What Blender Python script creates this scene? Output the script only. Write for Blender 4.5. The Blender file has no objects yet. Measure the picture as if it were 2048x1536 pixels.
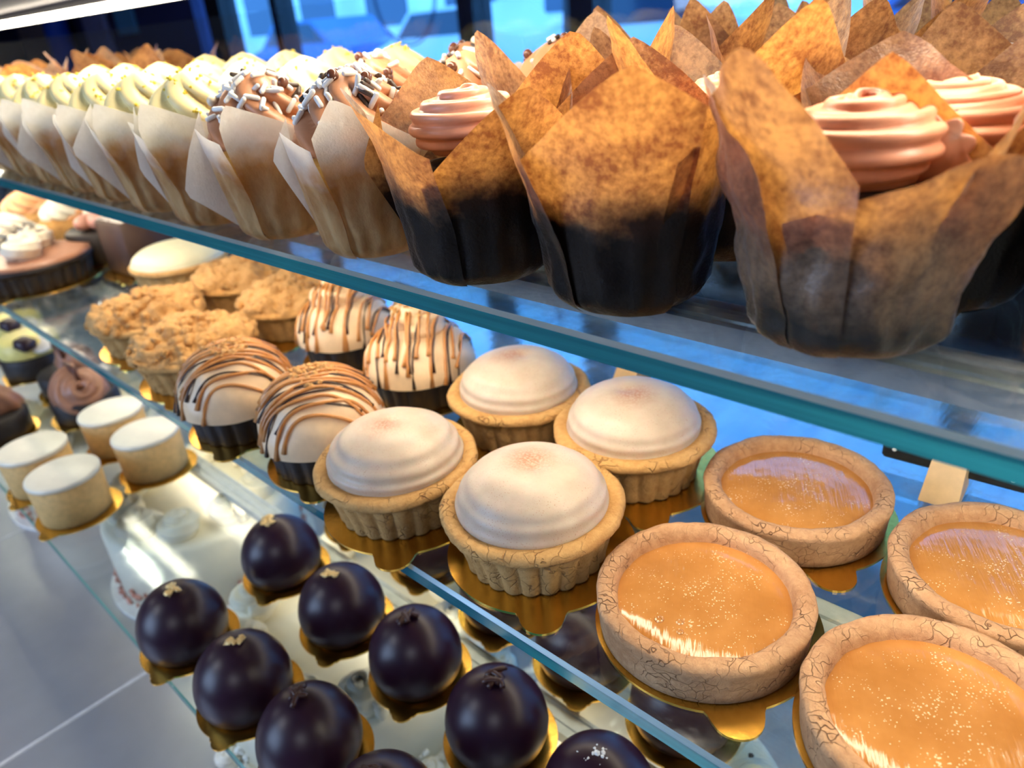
import bpy, math, random
from mathutils import Vector, Matrix, noise, Euler
pi, sin, cos, rad = math.pi, math.sin, math.cos, math.radians
rng = random.Random(7)
sc = bpy.context.scene
col = sc.collection
CZ = 1.25                      # eye height; heights below are world metres
ZU, ZL, ZS, ZD = CZ-.094, CZ-.2305, CZ-.36, CZ-.47   # shelf tops: upper, middle, low, deck

# ------------------------------------------------------------------ objects
def link(o, parent=None):
    col.objects.link(o)
    if parent is not None: o.parent = parent
    return o
def part(name, vf, mat, parent=None, smooth=True, kind=None, mi=None):
    me = bpy.data.meshes.new(name)
    me.from_pydata(vf[0], [], vf[1]); me.update()
    for m in (mat if isinstance(mat, (list, tuple)) else [mat]): me.materials.append(m)
    if mi: me.polygons.foreach_set('material_index', mi)
    me.polygons.foreach_set('use_smooth', [smooth]*len(me.polygons))
    o = link(bpy.data.objects.new(name, me), parent)
    if kind: o['kind'] = kind
    return o
def tag(o, label=None, cat=None, group=None, kind=None):
    if label: o['label'] = label
    if cat: o['category'] = cat
    if group: o['group'] = group
    if kind: o['kind'] = kind
    return o
def thing(name, loc, label, cat, group=None, rz=0):
    o = link(bpy.data.objects.new(name, None))
    o.empty_display_size = .02; o.location = loc; o.rotation_euler = (0, 0, rz)
    return tag(o, label, cat, group)
def copy_tree(o, parent=None):
    c = o.copy(); link(c)
    if parent is not None: c.parent = parent
    for ch in list(o.children): copy_tree(ch, c)
    return c

# ------------------------------------------------------------------ shapes
def merge(*vfs):
    V, F = [], []
    for v, f in vfs:
        n = len(V); V += list(v); F += [tuple(i+n for i in q) for q in f]
    return V, F
def move(vf, d=(0, 0, 0), rot=None, s=1):
    M = rot.to_matrix() if rot else Matrix.Identity(3)
    D = Vector(d)
    return [tuple(M @ (Vector(p)*s)+D) for p in vf[0]], vf[1]
def grid(fn, nu, nv, closed=False):
    V = [tuple(fn(i/nu, j/nv)) for j in range(nv+1) for i in range(nu if closed else nu+1)]
    w = nu if closed else nu+1
    F = [(j*w+i, j*w+(i+1) % w, (j+1)*w+(i+1) % w, (j+1)*w+i) for j in range(nv) for i in range(nu)]
    return V, F
def lathe(prof, n=64, mod=None, cap0=True, cap1=True):
    V, F = [], []
    for k, (r, z) in enumerate(prof):
        for i in range(n):
            t = 2*pi*i/n
            rr, zz = mod(t, k, r, z) if mod else (r, z)
            V.append((rr*cos(t), rr*sin(t), zz))
    for k in range(len(prof)-1):
        for i in range(n):
            F.append((k*n+i, k*n+(i+1) % n, (k+1)*n+(i+1) % n, (k+1)*n+i))
    if cap0: F.append(tuple(range(n))[::-1])
    if cap1: F.append(tuple((len(prof)-1)*n+i for i in range(n)))
    return V, F
def box(a, b):
    x0, y0, z0 = a; x1, y1, z1 = b
    V = [(x0,y0,z0),(x1,y0,z0),(x1,y1,z0),(x0,y1,z0),(x0,y0,z1),(x1,y0,z1),(x1,y1,z1),(x0,y1,z1)]
    return V, [(3,2,1,0),(4,5,6,7),(0,1,5,4),(1,2,6,5),(2,3,7,6),(3,0,4,7)]
def bevel_box(a, b, e):
    x0, y0, z0 = a; x1, y1, z1 = b
    pts = []
    for z, k in ((z0, e), (z0+e, 0), (z1-e, 0), (z1, e)):
        X0, X1, Y0, Y1 = x0+k, x1-k, y0+k, y1-k
        c = [(X0+e,Y0),(X1-e,Y0),(X1,Y0+e),(X1,Y1-e),(X1-e,Y1),(X0+e,Y1),(X0,Y1-e),(X0,Y0+e)]
        pts.append([(p[0], p[1], z) for p in c])
    V = [p for r in pts for p in r]
    F = [(k*8+i, k*8+(i+1) % 8, k*8+8+(i+1) % 8, k*8+8+i) for k in range(3) for i in range(8)]
    return V, F+[tuple(range(8))[::-1], tuple(range(24, 32))]
def ico(r=1, j=0, seed=0):
    t = (1+5**.5)/2
    q = [(-1,t,0),(1,t,0),(-1,-t,0),(1,-t,0),(0,-1,t),(0,1,t),(0,-1,-t),(0,1,-t),(t,0,-1),(t,0,1),(-t,0,-1),(-t,0,1)]
    R = random.Random(seed)
    V = [tuple(Vector(p).normalized()*r*(1+j*R.uniform(-1, 1))) for p in q]
    F = [(0,11,5),(0,5,1),(0,1,7),(0,7,10),(0,10,11),(1,5,9),(5,11,4),(11,10,2),(10,7,6),(7,1,8),(3,9,4),(3,4,2),(3,2,6),(3,6,8),(3,8,9),(4,9,5),(2,4,11),(6,2,10),(8,6,7),(9,8,1)]
    return V, F
def ball(r, n=14, m=9, sz=1):
    return lathe([(max(r*sin(pi*k/m), 1e-5), -r*sz*cos(pi*k/m)) for k in range(m+1)], n, None, False, False)
def tube(path, r, n=8, ridges=None):
    P = [Vector(p) for p in path]; V, F = [], []
    N = len(P); up = Vector((0, 0, 1))
    for k, p in enumerate(P):
        d = (P[min(k+1, N-1)]-P[max(k-1, 0)]).normalized()
        s = d.cross(up)
        s = Vector((1, 0, 0)) if s.length < 1e-4 else s.normalized()
        u = s.cross(d)
        rr = r(k/(N-1)) if callable(r) else r
        for i in range(n):
            t = 2*pi*i/n
            q = rr*(ridges(t, k/(N-1)) if ridges else 1)
            V.append(tuple(p+s*(q*cos(t))+u*(q*sin(t))))
    for k in range(N-1):
        for i in range(n):
            F.append((k*n+i, k*n+(i+1) % n, k*n+n+(i+1) % n, k*n+n+i))
    F += [tuple(range(n))[::-1], tuple((N-1)*n+i for i in range(n))]
    return V, F
def nz(p, s): return noise.noise(Vector(p)*s)
def rosette(R, H, turns=2.2, n=6, tw=5, thick=.42, seed=0, N=70, seg=24, deep=.28):
    """a piped rose: a ridged rope wound inwards and upwards"""
    ph = seed*1.7
    def pt(k):
        a = ph+turns*2*pi*k; r = R*(1-thick)*(1-k)**.9
        return (r*cos(a), r*sin(a), R*thick*.75+(H-R*thick*.9)*k**1.15)
    rope = tube([pt(k/N) for k in range(N+1)], lambda k: R*thick*(1-.45*k**2)*(.25+.75*min(1, 12*(1-k))), seg,
                lambda t, k: 1-deep+deep*abs(sin(n/2*t+tw*pi*k)))
    core = lathe([(R*.55, .0), (R*.6, R*thick*.6), (R*.3, H*.6)], 16)
    return merge(rope, core)
def star_pt(t, k, R, H, n, tw, amp):
    r = R*(1-k**2.3)**.72*(1-.16*max(0, 1-k*7)**2)
    a = amp*min(1, (1-k)*3)
    r *= 1-a+a*abs(sin(n/2*(t+tw*k)))**.75*1.25
    return Vector((r*cos(t), r*sin(t), H*k))
def star(R, H, n=9, tw=2.0, amp=.2, nu=126, nv=26):
    return grid(lambda u, v: star_pt(2*pi*u, min(v, .999), R, H, n, tw, amp), nu, nv, True)

# ------------------------------------------------------------------ materials
class NT:
    def __init__(s, name):
        s.m = bpy.data.materials.new(name); s.m.use_nodes = True
        s.t = s.m.node_tree; s.t.nodes.clear()
        s.out = s.t.nodes.new('ShaderNodeOutputMaterial')
    def n(s, ty, **kw):
        o = s.t.nodes.new('ShaderNode'+ty)
        for k, v in kw.items():
            if k.startswith('_'): setattr(o, k[1:], v)
            else:
                key = int(k[1:]) if k[0] == 'i' and k[1:].isdigit() else k.replace('__', ' ')
                if isinstance(v, bpy.types.NodeSocket): s.t.links.new(v, o.inputs[key])
                else: o.inputs[key].default_value = v
        return o
    def schlick(s, f0=.04, nrm=None):
        lw = s.n('LayerWeight', Blend=.5, **({'Normal': nrm} if nrm else {})).outputs[1]
        return s.math('ADD', s.math('MULTIPLY', s.math('POWER', lw, 5.), 1-f0), f0)
    def fin(s, sh): s.t.links.new(sh, s.out.inputs[0]); return s.m
    def coord(s): return s.n('TexCoord').outputs['Object']
    def noise(s, scale, detail=4, rough=.6, vec=None, dist=0):
        return s.n('TexNoise', Scale=scale, Detail=detail, Roughness=rough, Distortion=dist, Vector=vec or s.coord()).outputs[0]
    def ramp(s, f, *st):
        r = s.n('ValToRGB', Fac=f); e = r.color_ramp.elements
        while len(e) < len(st): e.new(.5)
        for q, (p, c) in zip(e, st): q.position = p; q.color = (*c, 1) if len(c) == 3 else c
        return r.outputs[0]
    def val(s, f, a, b, lo=0., hi=1.):
        return s.n('MapRange', Value=f, From__Min=a, From__Max=b, To__Min=lo, To__Max=hi).outputs[0]
    def math(s, op, a, b=0.): return s.n('Math', _operation=op, i0=a, i1=b).outputs[0]
    def mix(s, f, a, b): return s.n('MixRGB', Fac=f, Color1=a if isinstance(a, bpy.types.NodeSocket) else (*a, 1), Color2=b if isinstance(b, bpy.types.NodeSocket) else (*b, 1)).outputs[0]
    def bump(s, h, st=.4, d=.001): return s.n('Bump', Height=h, Strength=st, Distance=d).outputs[0]
    def ms(s, f, a, b): return s.n('MixShader', i0=f, i1=a, i2=b).outputs[0]
    def bsdf(s, c, rough=.5, **kw):
        return s.n('BsdfPrincipled', Base__Color=c if isinstance(c, bpy.types.NodeSocket) else (*c, 1), Roughness=rough, **kw).outputs[0]

def plain(name, c, rough=.5, metal=0., var=.12, scale=120, bump=.15, bscale=500, spec=.5, d=.0006, sss=0):
    t = NT(name); f = t.noise(scale)
    cc = t.mix(t.val(f, .3, .7), tuple(x*(1-var) for x in c), tuple(min(1, x*(1+var)) for x in c))
    kw = dict(Metallic=metal, Specular__IOR__Level=spec)
    if bump: kw['Normal'] = t.bump(t.noise(bscale), bump, d)
    if sss: kw.update(Subsurface__Weight=sss, Subsurface__Scale=.004, Subsurface__Radius=(1, .5, .25))
    return t.fin(t.bsdf(cc, rough, **kw))

def paper(name, c0, c1, tr0, tr1, transp=.0, gloss=.1, trw=.5, sc=260, soak=0, sk=((.010, .006, .005), (.030, .020, .014), (.02, .006, .002))):
    t = NT(name)
    co = t.coord()
    f = t.math('MULTIPLY', t.noise(sc, 6, .66), 1.0)
    f2 = t.noise(sc*.16, 4, .65)
    m = t.val(t.math('ADD', t.math('MULTIPLY', f, .52), t.math('MULTIPLY', f2, .48)), .40, .60)
    nrm = t.bump(t.math('ADD', t.noise(sc*2.5, 3), t.math('MULTIPLY', t.noise(45, 2, .5, None, 1.2), 2.5)), .35, .001)
    dc, tc = t.mix(m, c0, c1), t.mix(m, tr0, tr1)
    if soak:   # the lower paper is soaked dark with fat where it touches the cake
        z = t.n('SeparateXYZ', Vector=co).outputs[2]
        w = t.val(t.math('ADD', z, t.math('MULTIPLY', t.math('SUBTRACT', t.noise(40, 4), .5), .034)), soak-.006, soak+.006)
        dc = t.mix(w, t.mix(t.val(t.noise(110, 4, .6, t.n('Mapping', Vector=co, Scale=(1, 1, .4)).outputs[0]), .35, .65), sk[0], sk[1]), dc); tc = t.mix(w, sk[2], tc)
    d = t.n('BsdfDiffuse', Color=dc, Normal=nrm).outputs[0]
    tr = t.n('BsdfTranslucent', Color=tc, Normal=nrm).outputs[0]
    g = t.n('BsdfGlossy', Color=(1, 1, 1, 1), Roughness=.38, Normal=nrm).outputs[0]
    fr = t.schlick(.06, nrm)
    s = t.ms(trw, d, tr)
    if transp: s = t.ms(transp, s, t.n('BsdfTransparent', Color=(.97, .93, .86, 1)).outputs[0])
    s = t.ms(t.math('MULTIPLY', fr, gloss), s, g)
    return t.fin(s)

M = {}
M['paper_brown'] = paper('brown_parchment', (.14, .085, .050), (.30, .20, .125), (.32, .10, .022), (.92, .44, .10), 0, .32, .46, 420, .036)
M['paper_crumpled'] = paper('crumpled_brown_parchment', (.15, .09, .052), (.33, .225, .145), (.30, .10, .025), (.88, .42, .10), 0, .7, .40, 420, .016)
M['paper_dry'] = paper('dry_white_parchment', (.84, .82, .79), (.90, .88, .85), (.85, .80, .70), (.92, .88, .80), .06, .2, .45, 400)
M['paper_white'] = paper('white_parchment', (.80, .78, .74), (.86, .84, .80), (.85, .80, .68), (.92, .88, .78), .16, .25, .45, 400, .041, ((.42, .21, .07), (.80, .56, .26), (.74, .42, .13)))
M['cake_choc'] = plain('chocolate_cake', (.022, .010, .006), .8, bump=.6)
def cake_gold():
    t = NT('golden_cake'); z = t.n('SeparateXYZ', Vector=t.coord()).outputs[2]
    f = t.math('ADD', z, t.math('MULTIPLY', t.math('SUBTRACT', t.noise(90), .5), .022))
    c = t.ramp(t.val(f, 0., .048), (.0, (.20, .075, .02)), (.35, (.36, .15, .04)), (.62, (.50, .23, .06)), (.82, (.88, .50, .10)), (1., (.93, .66, .25)))
    return t.fin(t.bsdf(c, .7, Normal=t.bump(t.noise(400), .5, .0008)))
M['cake_gold'] = cake_gold()
M['frost_choc'] = plain('milk_chocolate_buttercream', (.50, .23, .115), .42, var=.06, bump=.12, bscale=900, d=.0003)
M['frost_yellow'] = plain('pale_lemon_buttercream', (.90, .77, .38), .45, var=.05, bump=.1, bscale=900, d=.0003)
M['frost_pink'] = plain('salmon_pink_buttercream', (.92, .41, .25), .34, var=.08, bump=.12, bscale=900, d=.0003)
M['frost_dark'] = plain('dark_chocolate_frosting', (.10, .035, .022), .4, bump=.1)
M['cake_side'] = plain('dark_chocolate_sponge', (.050, .020, .010), .6, bump=.4)
M['mousse_yellow'] = plain('lemon_yellow_mousse', (.92, .78, .25), .4, bump=0)
M['cream'] = plain('whipped_cream', (.93, .86, .66), .5, var=.05, bump=.1)
M['white'] = plain('white_sugar', (.92, .90, .84), .35, bump=0)
M['cocoa_bean'] = plain('brown_sugar_pearl', (.13, .05, .03), .18, bump=0)
M['ivory_pearl'] = plain('ivory_sugar_pearl', (.9, .76, .55), .2, bump=0)
M['dark_bits'] = plain('dark_chocolate_bits', (.06, .04, .03), .4, bump=0)
M['yellow_bits'] = plain('yellow_sugar_bits', (.95, .70, .05), .5, bump=0)
M['red_bits'] = plain('red_sugar_dot', (.55, .02, .03), .25, bump=0)
M['choc'] = plain('dark_couverture', (.022, .006, .017), .36, spec=.42, var=.15, scale=60, bump=.04, bscale=200)
M['choc_curl'] = plain('dark_chocolate_curl', (.045, .014, .010), .4, bump=.1)
M['choc_milk'] = plain('milk_chocolate', (.36, .17, .10), .4, bump=.1)
M['choc_shell'] = plain('dark_chocolate_crust', (.012, .007, .006), .55, bump=.5, bscale=300)
M['gold'] = plain('gold_card', (.88, .50, .09), .24, metal=1, var=.06, bump=.15, bscale=250)
M['gold_leaf'] = plain('gold_leaf', (.90, .66, .30), .35, metal=.85, bump=.8, bscale=700, d=.001)
def crust_mat(name, a, b, dark, cr=170, dots=0):
    t = NT(name); co = t.coord()
    w = t.n('MixRGB', Fac=.02, Color1=co, Color2=t.n('TexNoise', Scale=90, Vector=co).outputs[1]).outputs[0]
    v = t.n('TexVoronoi', _feature='DISTANCE_TO_EDGE', Scale=cr, Vector=w).outputs[0]
    crack = t.math('MULTIPLY', t.val(v, 0, .04, .75, 0), t.val(t.noise(60, 3), .46, .66))
    n1 = t.noise(330, 6, .7)
    c = t.mix(t.val(t.math('ADD', t.math('MULTIPLY', n1, .5), t.math('MULTIPLY', t.noise(45, 3), .5)), .36, .64), a, b)
    c = t.mix(crack, c, dark)
    h = t.math('SUBTRACT', t.math('MULTIPLY', t.noise(700, 5, .7), .6), t.math('MULTIPLY', crack, 1.2))
    return t.fin(t.bsdf(c, .75, Normal=t.bump(h, .95, .0014), Specular__IOR__Level=.3))
M['crust'] = crust_mat('toasted_shortcrust', (.48, .245, .11), (.70, .425, .22), (.16, .05, .02))
M['crust_pale'] = crust_mat('pale_shortcrust', (.54, .285, .09), (.73, .45, .17), (.32, .14, .05), 120)
M['crust_orange'] = crust_mat('golden_shortcrust', (.60, .29, .08), (.84, .50, .18), (.35, .12, .03), 120)
M['crumble'] = crust_mat('brown_sugar_crumble', (.56, .29, .09), (.80, .48, .19), (.28, .11, .03), 150)
def caramel():
    t = NT('salted_caramel'); co = t.coord()
    sp = t.n('TexVoronoi', Scale=820, Randomness=1, Vector=co)
    big = t.n('TexVoronoi', Scale=330, Randomness=1, Vector=co)
    r = t.n('VectorMath', _operation='LENGTH', i0=co).outputs[1]
    dens = t.val(t.math('ADD', t.noise(70, 3), t.math('MULTIPLY', r, -9.)), .12, .50, .0, .34)
    a = t.math('LESS_THAN', sp.outputs[0], dens)
    b = t.math('LESS_THAN', big.outputs[0], t.math('MULTIPLY', dens, .62))
    f = t.math('MULTIPLY', t.math('MAXIMUM', a, b), t.val(t.noise(900, 2), .35, .5))
    c = t.mix(t.val(t.noise(55, 3), .35, .68), (.46, .195, .045), (.59, .27, .075))
    c = t.mix(t.math('MULTIPLY', f, .72), c, (.96, .78, .50))
    mp = t.n('Mapping', Vector=t.n('Mapping', Vector=co, Rotation=(0, 0, rad(61))).outputs[0], Scale=(45, 620, 300)).outputs[0]
    rip = t.noise(1, 3, .55, mp)
    h = t.math('ADD', t.math('MULTIPLY', rip, .8), t.math('ADD', t.math('MULTIPLY', f, .5), t.math('MULTIPLY', t.noise(60, 2), 1.6)))
    return t.fin(t.bsdf(c, t.val(f, 0, 1, .09, .5), Normal=t.bump(h, .45, .0007), Specular__IOR__Level=.6))
M['caramel'] = caramel()
def meringue():
    t = NT('cinnamon_meringue'); co = t.coord()
    sp = t.n('TexVoronoi', Scale=900, Vector=co).outputs[0]
    x = t.n('VectorMath', _operation='SUBTRACT', i0=co, i1=(-.002, .003, .0212)).outputs[0]
    r = t.n('VectorMath', _operation='LENGTH', i0=x).outputs[1]
    dust = t.math('MULTIPLY', t.val(t.math('ADD', r, t.math('MULTIPLY', t.noise(160, 3), .008)), .0070, .0180, 1.0, .0), t.val(t.noise(900, 3, .7), .3, .6))
    dots = t.math('MULTIPLY', t.math('LESS_THAN', sp, .2), t.val(t.noise(80, 2), .4, .6, .1, .6))
    c = t.mix(t.val(t.noise(120), .3, .7), (.55, .445, .335), (.63, .525, .41))
    c = t.mix(t.math('MAXIMUM', dust, dots), c, (.42, .19, .10))
    return t.fin(t.bsdf(c, .42, Normal=t.bump(t.noise(1100, 2), .12, .0003), Subsurface__Weight=.25, Subsurface__Scale=.003))
M['meringue'] = meringue()
M['drizzle_cream'] = plain('toasted_marshmallow_cream', (.84, .62, .38), .4, var=.12, scale=60, bump=.08)
M['drizzle_caramel'] = plain('caramel_drizzle', (.55, .24, .07), .25, bump=0)
M['drizzle_choc'] = plain('chocolate_drizzle', (.035, .015, .012), .25, bump=0)
M['lime'] = plain('pale_lime_curd', (.78, .74, .50), .4, var=.04, bump=.05)
M['cheese'] = plain('white_cheesecake_glaze', (.92, .88, .72), .35, var=.03, bump=.03)
M['sponge'] = plain('golden_sponge_side', (.74, .47, .17), .7, var=.14, scale=200, bump=.6, bscale=700)
M['orange_cream'] = plain('peach_glaze', (.86, .42, .18), .35, bump=.1)
M['almond'] = plain('pink_sugared_almond', (.62, .32, .24), .4, bump=.05)
M['dust'] = plain('icing_sugar_dust', (.80, .72, .66), .8, var=.3, scale=260, bump=.4)
M['fondant'] = plain('white_cake_icing', (.92, .86, .70), .45, var=.03, bump=.06)
M['crumb_pink'] = plain('pink_nut_crumbs', (.62, .28, .20), .7, var=.5, scale=180, bump=.8, bscale=400, d=.002)
M['wood'] = plain('pale_beech', (.78, .55, .30), .5, var=.10, scale=80, bump=.1)
M['slate'] = plain('black_chalkboard', (.012, .012, .012), .55, var=.3, bump=.3)
M['black'] = plain('black_metal', (.02, .02, .024), .4, bump=.1)
M['dark_wall'] = plain('indigo_wall_paint', (.05, .055, .17), .7, scale=3, bump=0)
M['taupe'] = plain('taupe_panel', (.50, .40, .40), .6, scale=4, bump=0)
M['blue_pole'] = plain('cobalt_paint', (.03, .14, .85), .4, bump=0)
M['blue_paper'] = plain('light_blue_paper', (.15, .50, .85), .6, bump=0)
M['lilac'] = plain('lilac_panel', (.42, .44, .75), .6, scale=3, bump=0)
M['ceiling'] = plain('ceiling_paint', (.30, .30, .34), .8, scale=2, bump=0)
M['floor'] = plain('dark_floor_tile', (.10, .09, .10), .4, scale=4, bump=0)
M['snow'] = plain('pale_pavement', (.86, .88, .90), .8, scale=.8, var=.2, bump=0)
M['asphalt'] = plain('wet_asphalt', (.55, .58, .62), .5, scale=.6, var=.2, bump=0)
M['facade'] = plain('pale_brick_facade', (.80, .84, .86), .8, scale=.5, var=.2, bump=0)
M['facade_win'] = plain('facade_window_glass', (.08, .11, .16), .1, bump=0)
M['car_white'] = plain('white_car_paint', (.75, .76, .78), .15, bump=0)
M['car_blue'] = plain('blue_car_paint', (.06, .18, .42), .15, bump=0)
M['car_glass'] = plain('dark_car_glass', (.03, .05, .08), .08, bump=0)
M['rubber'] = plain('tyre_rubber', (.02, .02, .02), .8, bump=0)
M['bark'] = plain('tree_bark', (.05, .045, .05), .9, scale=20, bump=.5)
M['decal'] = plain('dark_window_lettering', (.02, .05, .16), .5, bump=0)
M['steel_rail'] = plain('brushed_aluminium', (.90, .93, .96), .25, metal=.2, bump=.1)

def glass_face(name, tint=(.93, .975, .965), boost=1.7, add=.02, smear=.20, rough=.05, streak=True):
    t = NT(name); co = t.coord()
    fr = t.schlick()
    sm = t.val(t.noise(26, 7, .72, t.n('Mapping', Vector=co, Scale=(1, 2.2, 1)).outputs[0], .8), .52, .78)
    f = t.math('MINIMUM', t.math('ADD', t.math('MULTIPLY', fr, boost), add), .95)
    st = t.noise(1, 4, .6, t.n('Mapping', Vector=co, Scale=(95, 7, 20), Rotation=(0, 0, rad(7))).outputs[0])
    rg = t.math('ADD', t.math('MULTIPLY', sm, .12), t.val(st, .35, .65, rough*.4, rough*1.8))
    g = t.n('BsdfGlossy', Color=t.mix(t.val(st, .36, .60), (.62, .72, .86), (.92, .97, 1.0)) if streak else (.95, .98, 1, 1), Roughness=rg, Normal=t.bump(st, .10 if streak else .0, .001)).outputs[0]
    tr = t.n('BsdfTransparent', Color=(*tint, 1)).outputs[0]
    s = t.ms(f, tr, g)
    df = t.n('BsdfDiffuse', Color=(.8, .85, .9, 1)).outputs[0]
    return t.fin(t.ms(t.math('MULTIPLY', sm, smear), s, df))
M['glass'] = glass_face('shelf_glass', boost=1.9)
M['glass_low'] = glass_face('low_shelf_glass', (.95, .98, .97), boost=.9, add=.0, smear=.02, streak=False)
M['pane'] = glass_face('clear_pane', (.97, .985, .985), 1.0, 0, 0, .0, False)
def glass_edge(name, c, tr, g=.35, rough=.12):
    t = NT(name)
    f = t.noise(1, 4, .6, t.n('Mapping', Vector=t.coord(), Scale=(9, 60, 420)).outputs[0])
    a = t.n('BsdfTranslucent', Color=t.mix(t.val(f, .3, .7), tuple(x*.55 for x in tr), tr)).outputs[0]
    b = t.n('BsdfDiffuse', Color=(*c, 1)).outputs[0]
    gl = t.n('BsdfGlossy', Color=(.75, .95, 1, 1), Roughness=rough).outputs[0]
    fr = t.math('ADD', t.math('MULTIPLY', t.schlick(), 1.2), g)
    return t.fin(t.ms(fr, t.ms(.6, b, a), gl))
M['edge'] = glass_edge('teal_glass_edge', (.02, .25, .36), (.06, .66, .92), .10)
M['edge_low'] = glass_edge('pale_green_glass_edge', (.20, .50, .42), (.45, .90, .75), .15)
M['edge_hi'] = glass_edge('polished_glass_bevel', (.55, .80, .88), (.75, .97, 1.0), .4, .15)
def deck_mat():
    t = NT('brushed_steel_deck'); co = t.coord()
    n1 = t.noise(1, 4, .6, t.n('Mapping', Vector=co, Scale=(6, 40, 6)).outputs[0])
    c = t.mix(t.val(t.noise(7, 4), .35, .65), (.46, .47, .50), (.58, .58, .60))
    return t.fin(t.bsdf(c, .3, Metallic=.45))
M['seam'] = plain('pale_silicone', (.66, .66, .66), .4, bump=0)
M['deck'] = deck_mat()
def emit(name, c, s):
    t = NT(name); return t.fin(t.n('Emission', Color=(*c, 1), Strength=s).outputs[0])
M['led'] = emit('warm_led_diffuser', (1, .87, .66), 32)
M['led_top'] = emit('warm_led_canopy_diffuser', (1, .86, .66), 36)
M['led_shelf'] = emit('warm_led_shelf_diffuser', (1, .82, .60), 20)
M['led_low'] = emit('soft_led_diffuser', (1, .86, .66), 8.5)
M['fill_light'] = emit('fill_lamp_diffuser', (.92, .94, 1), 10)  # emission of the added fill lamps behind the camera

# ------------------------------------------------------------------ the case
def slab(name, x0, x1, y0, y1, zt, th, mats, bev=.0015):
    # cross-section extruded along x; front polished edge gets its own glass look
    pr = [(y0, zt-th), (y0, zt-bev), (y0+bev, zt), (y1-bev, zt), (y1, zt-bev), (y1, zt-th)]
    n = len(pr)
    V = [(x, y, z) for x in (x0, x1) for y, z in pr]
    F, mi = [], []
    for i in range(n):
        F.append((i, n+i, n+(i+1) % n, (i+1) % n)); mi.append([1, 2, 0, 2, 1, 0][i])
    F += [tuple(range(n)), tuple(n+i for i in range(n))[::-1]]; mi += [1, 1]
    return part(name, (V, F), mats, None, False, mi=mi)
E_U = [M['glass'], M['edge'], M['edge_hi']]
X0, X1 = -2.25, .42
tag(slab('glass_shelf', X0, X1, .1677, .465, ZU, .0079, E_U), 'upper glass shelf carrying the cupcakes in paper cups', 'glass shelf')
tag(slab('glass_shelf', X0, X1, .1539, .465, ZL, .0075, E_U), 'middle glass shelf carrying the caramel and meringue tarts', 'glass shelf')
E_S = [M['glass_low'], M['edge_low'], M['edge_low']]
tag(slab('glass_shelf', X0, X1, .0752, .465, ZS, .006, E_S, .001), 'lowest glass shelf carrying the dark chocolate domes', 'glass shelf')
for k, (a, b) in enumerate(((X0, -1.196), (-1.194, -.877), (-.875, -.5575), (-.5555, -.235), (-.233, X1))):
    tag(part('steel_deck_panel', bevel_box((a, -.30, ZD-.02), (b, .49, ZD), .0007), M['deck'], None, False),
        ['far steel deck panel at the end of the case floor', 'steel deck panel under the white cake behind the cheesecakes', 'steel deck panel under the pale frosted cake with crumb border',
         'steel deck panel under the largest white cake', 'nearest steel deck panel under the speckled cake'][k], 'deck panel', 'steel panels of the case floor')
for k, x in enumerate((-1.195, -.876, -.5565, -.234)):
    tag(part('seam_strip', bevel_box((x-.0022, -.30, ZD-.004), (x+.0022, .49, ZD+.0006), .0005), M['seam'], None, False), 'pale seam strip between steel deck panels, %s from the viewer' % ['fourth', 'third', 'second', 'first'][k], 'seam strip', 'pale seam strips in the case floor')
tag(part('base_cabinet', box((X0, -.28, .0), (X1, .5, ZD-.02)), M['black'], None, False), 'black base cabinet below the steel case floor', 'cabinet')
fp = thing('front_glass', (0, .497, ZD), 'clear front pane of the case between the pastries and the shop window', 'glass pane')
part('pane', box((X0, 0, 0), (X1, .006, CZ+.0175-ZD)), M['pane'], fp, False)
ce = thing('case_end_panel', (X0-.012, .1, ZD), 'dark end wall of the case carrying the far ends of the shelves', 'panel')
part('panel', box((-.012, -.38, -ZD), (.0, .40, .56)), M['black'], ce, False)
ce = thing('case_end_panel', (X1+.012, .1, ZD), 'dark end wall of the case at its near end', 'panel')
part('panel', box((0, .05, -ZD), (.012, .40, .56)), M['black'], ce, False)
hood = thing('canopy_panel', (0, .2, CZ+.062), 'dark glossy top panel of the case above the light strip', 'panel')
part('panel', bevel_box((X0-.02, -.12, .0022), (X1+.02, .50, .02), .002), plain('dark_satin_top', (.03, .027, .05), .55, spec=.2, bump=0), hood, False)
def strip(y, z, h, mat, label, hous):
    s = thing('led_strip', (0, y, z), label, 'light strip')
    n = 12
    sec = [(-.5*h*sin(pi*k/n), -h*cos(pi*k/n)*.5) for k in range(n+1)]
    V = [(x, a, b) for x in (X0+.01, X1-.01) for a, b in sec]; m = n+1
    part('diffuser', (V, [(i, i+1, m+i+1, m+i) for i in range(n)]+[tuple(range(m)), tuple(m+i for i in range(m))[::-1]]), mat, s)
    part('housing', box((X0+.01, .0002, -h*.5-.001), (X1-.01, .008, hous)), M['black'], s, False)
strip(.480, CZ+.0460, .010, M['led'], 'glowing LED strip under the dark case top', .0152)
def profile(y0, y1, zt, mat, label):
    """aluminium light bar glued under a shelf: grooved metal above, diffuser below"""
    p = thing('led_light_bar', (0, y0, zt), label, 'light bar', 'light bars under shelves and case top')
    sec = [(0, -.008), (0, 0), (.003, 0), (.0035, -.0012), (.0055, -.0012), (.006, 0), (.011, 0), (.0115, -.0015), (.0135, -.0015), (.014, 0), (y1-y0, 0), (y1-y0, -.008)]
    V = [(x, a, b) for x in (X0+.30, X1-.01) for a, b in sec]; m = len(sec)
    part('housing', (V, [(i, i+1, m+i+1, m+i) for i in range(m-1)]+[tuple(range(m)), tuple(m+i for i in range(m))[::-1]]), M['steel_rail'], p, False)
    part('diffuser', box((X0+.302, .003, -.0095), (X1-.011, y1-y0-.003, -.0078)), mat, p, False)
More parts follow.
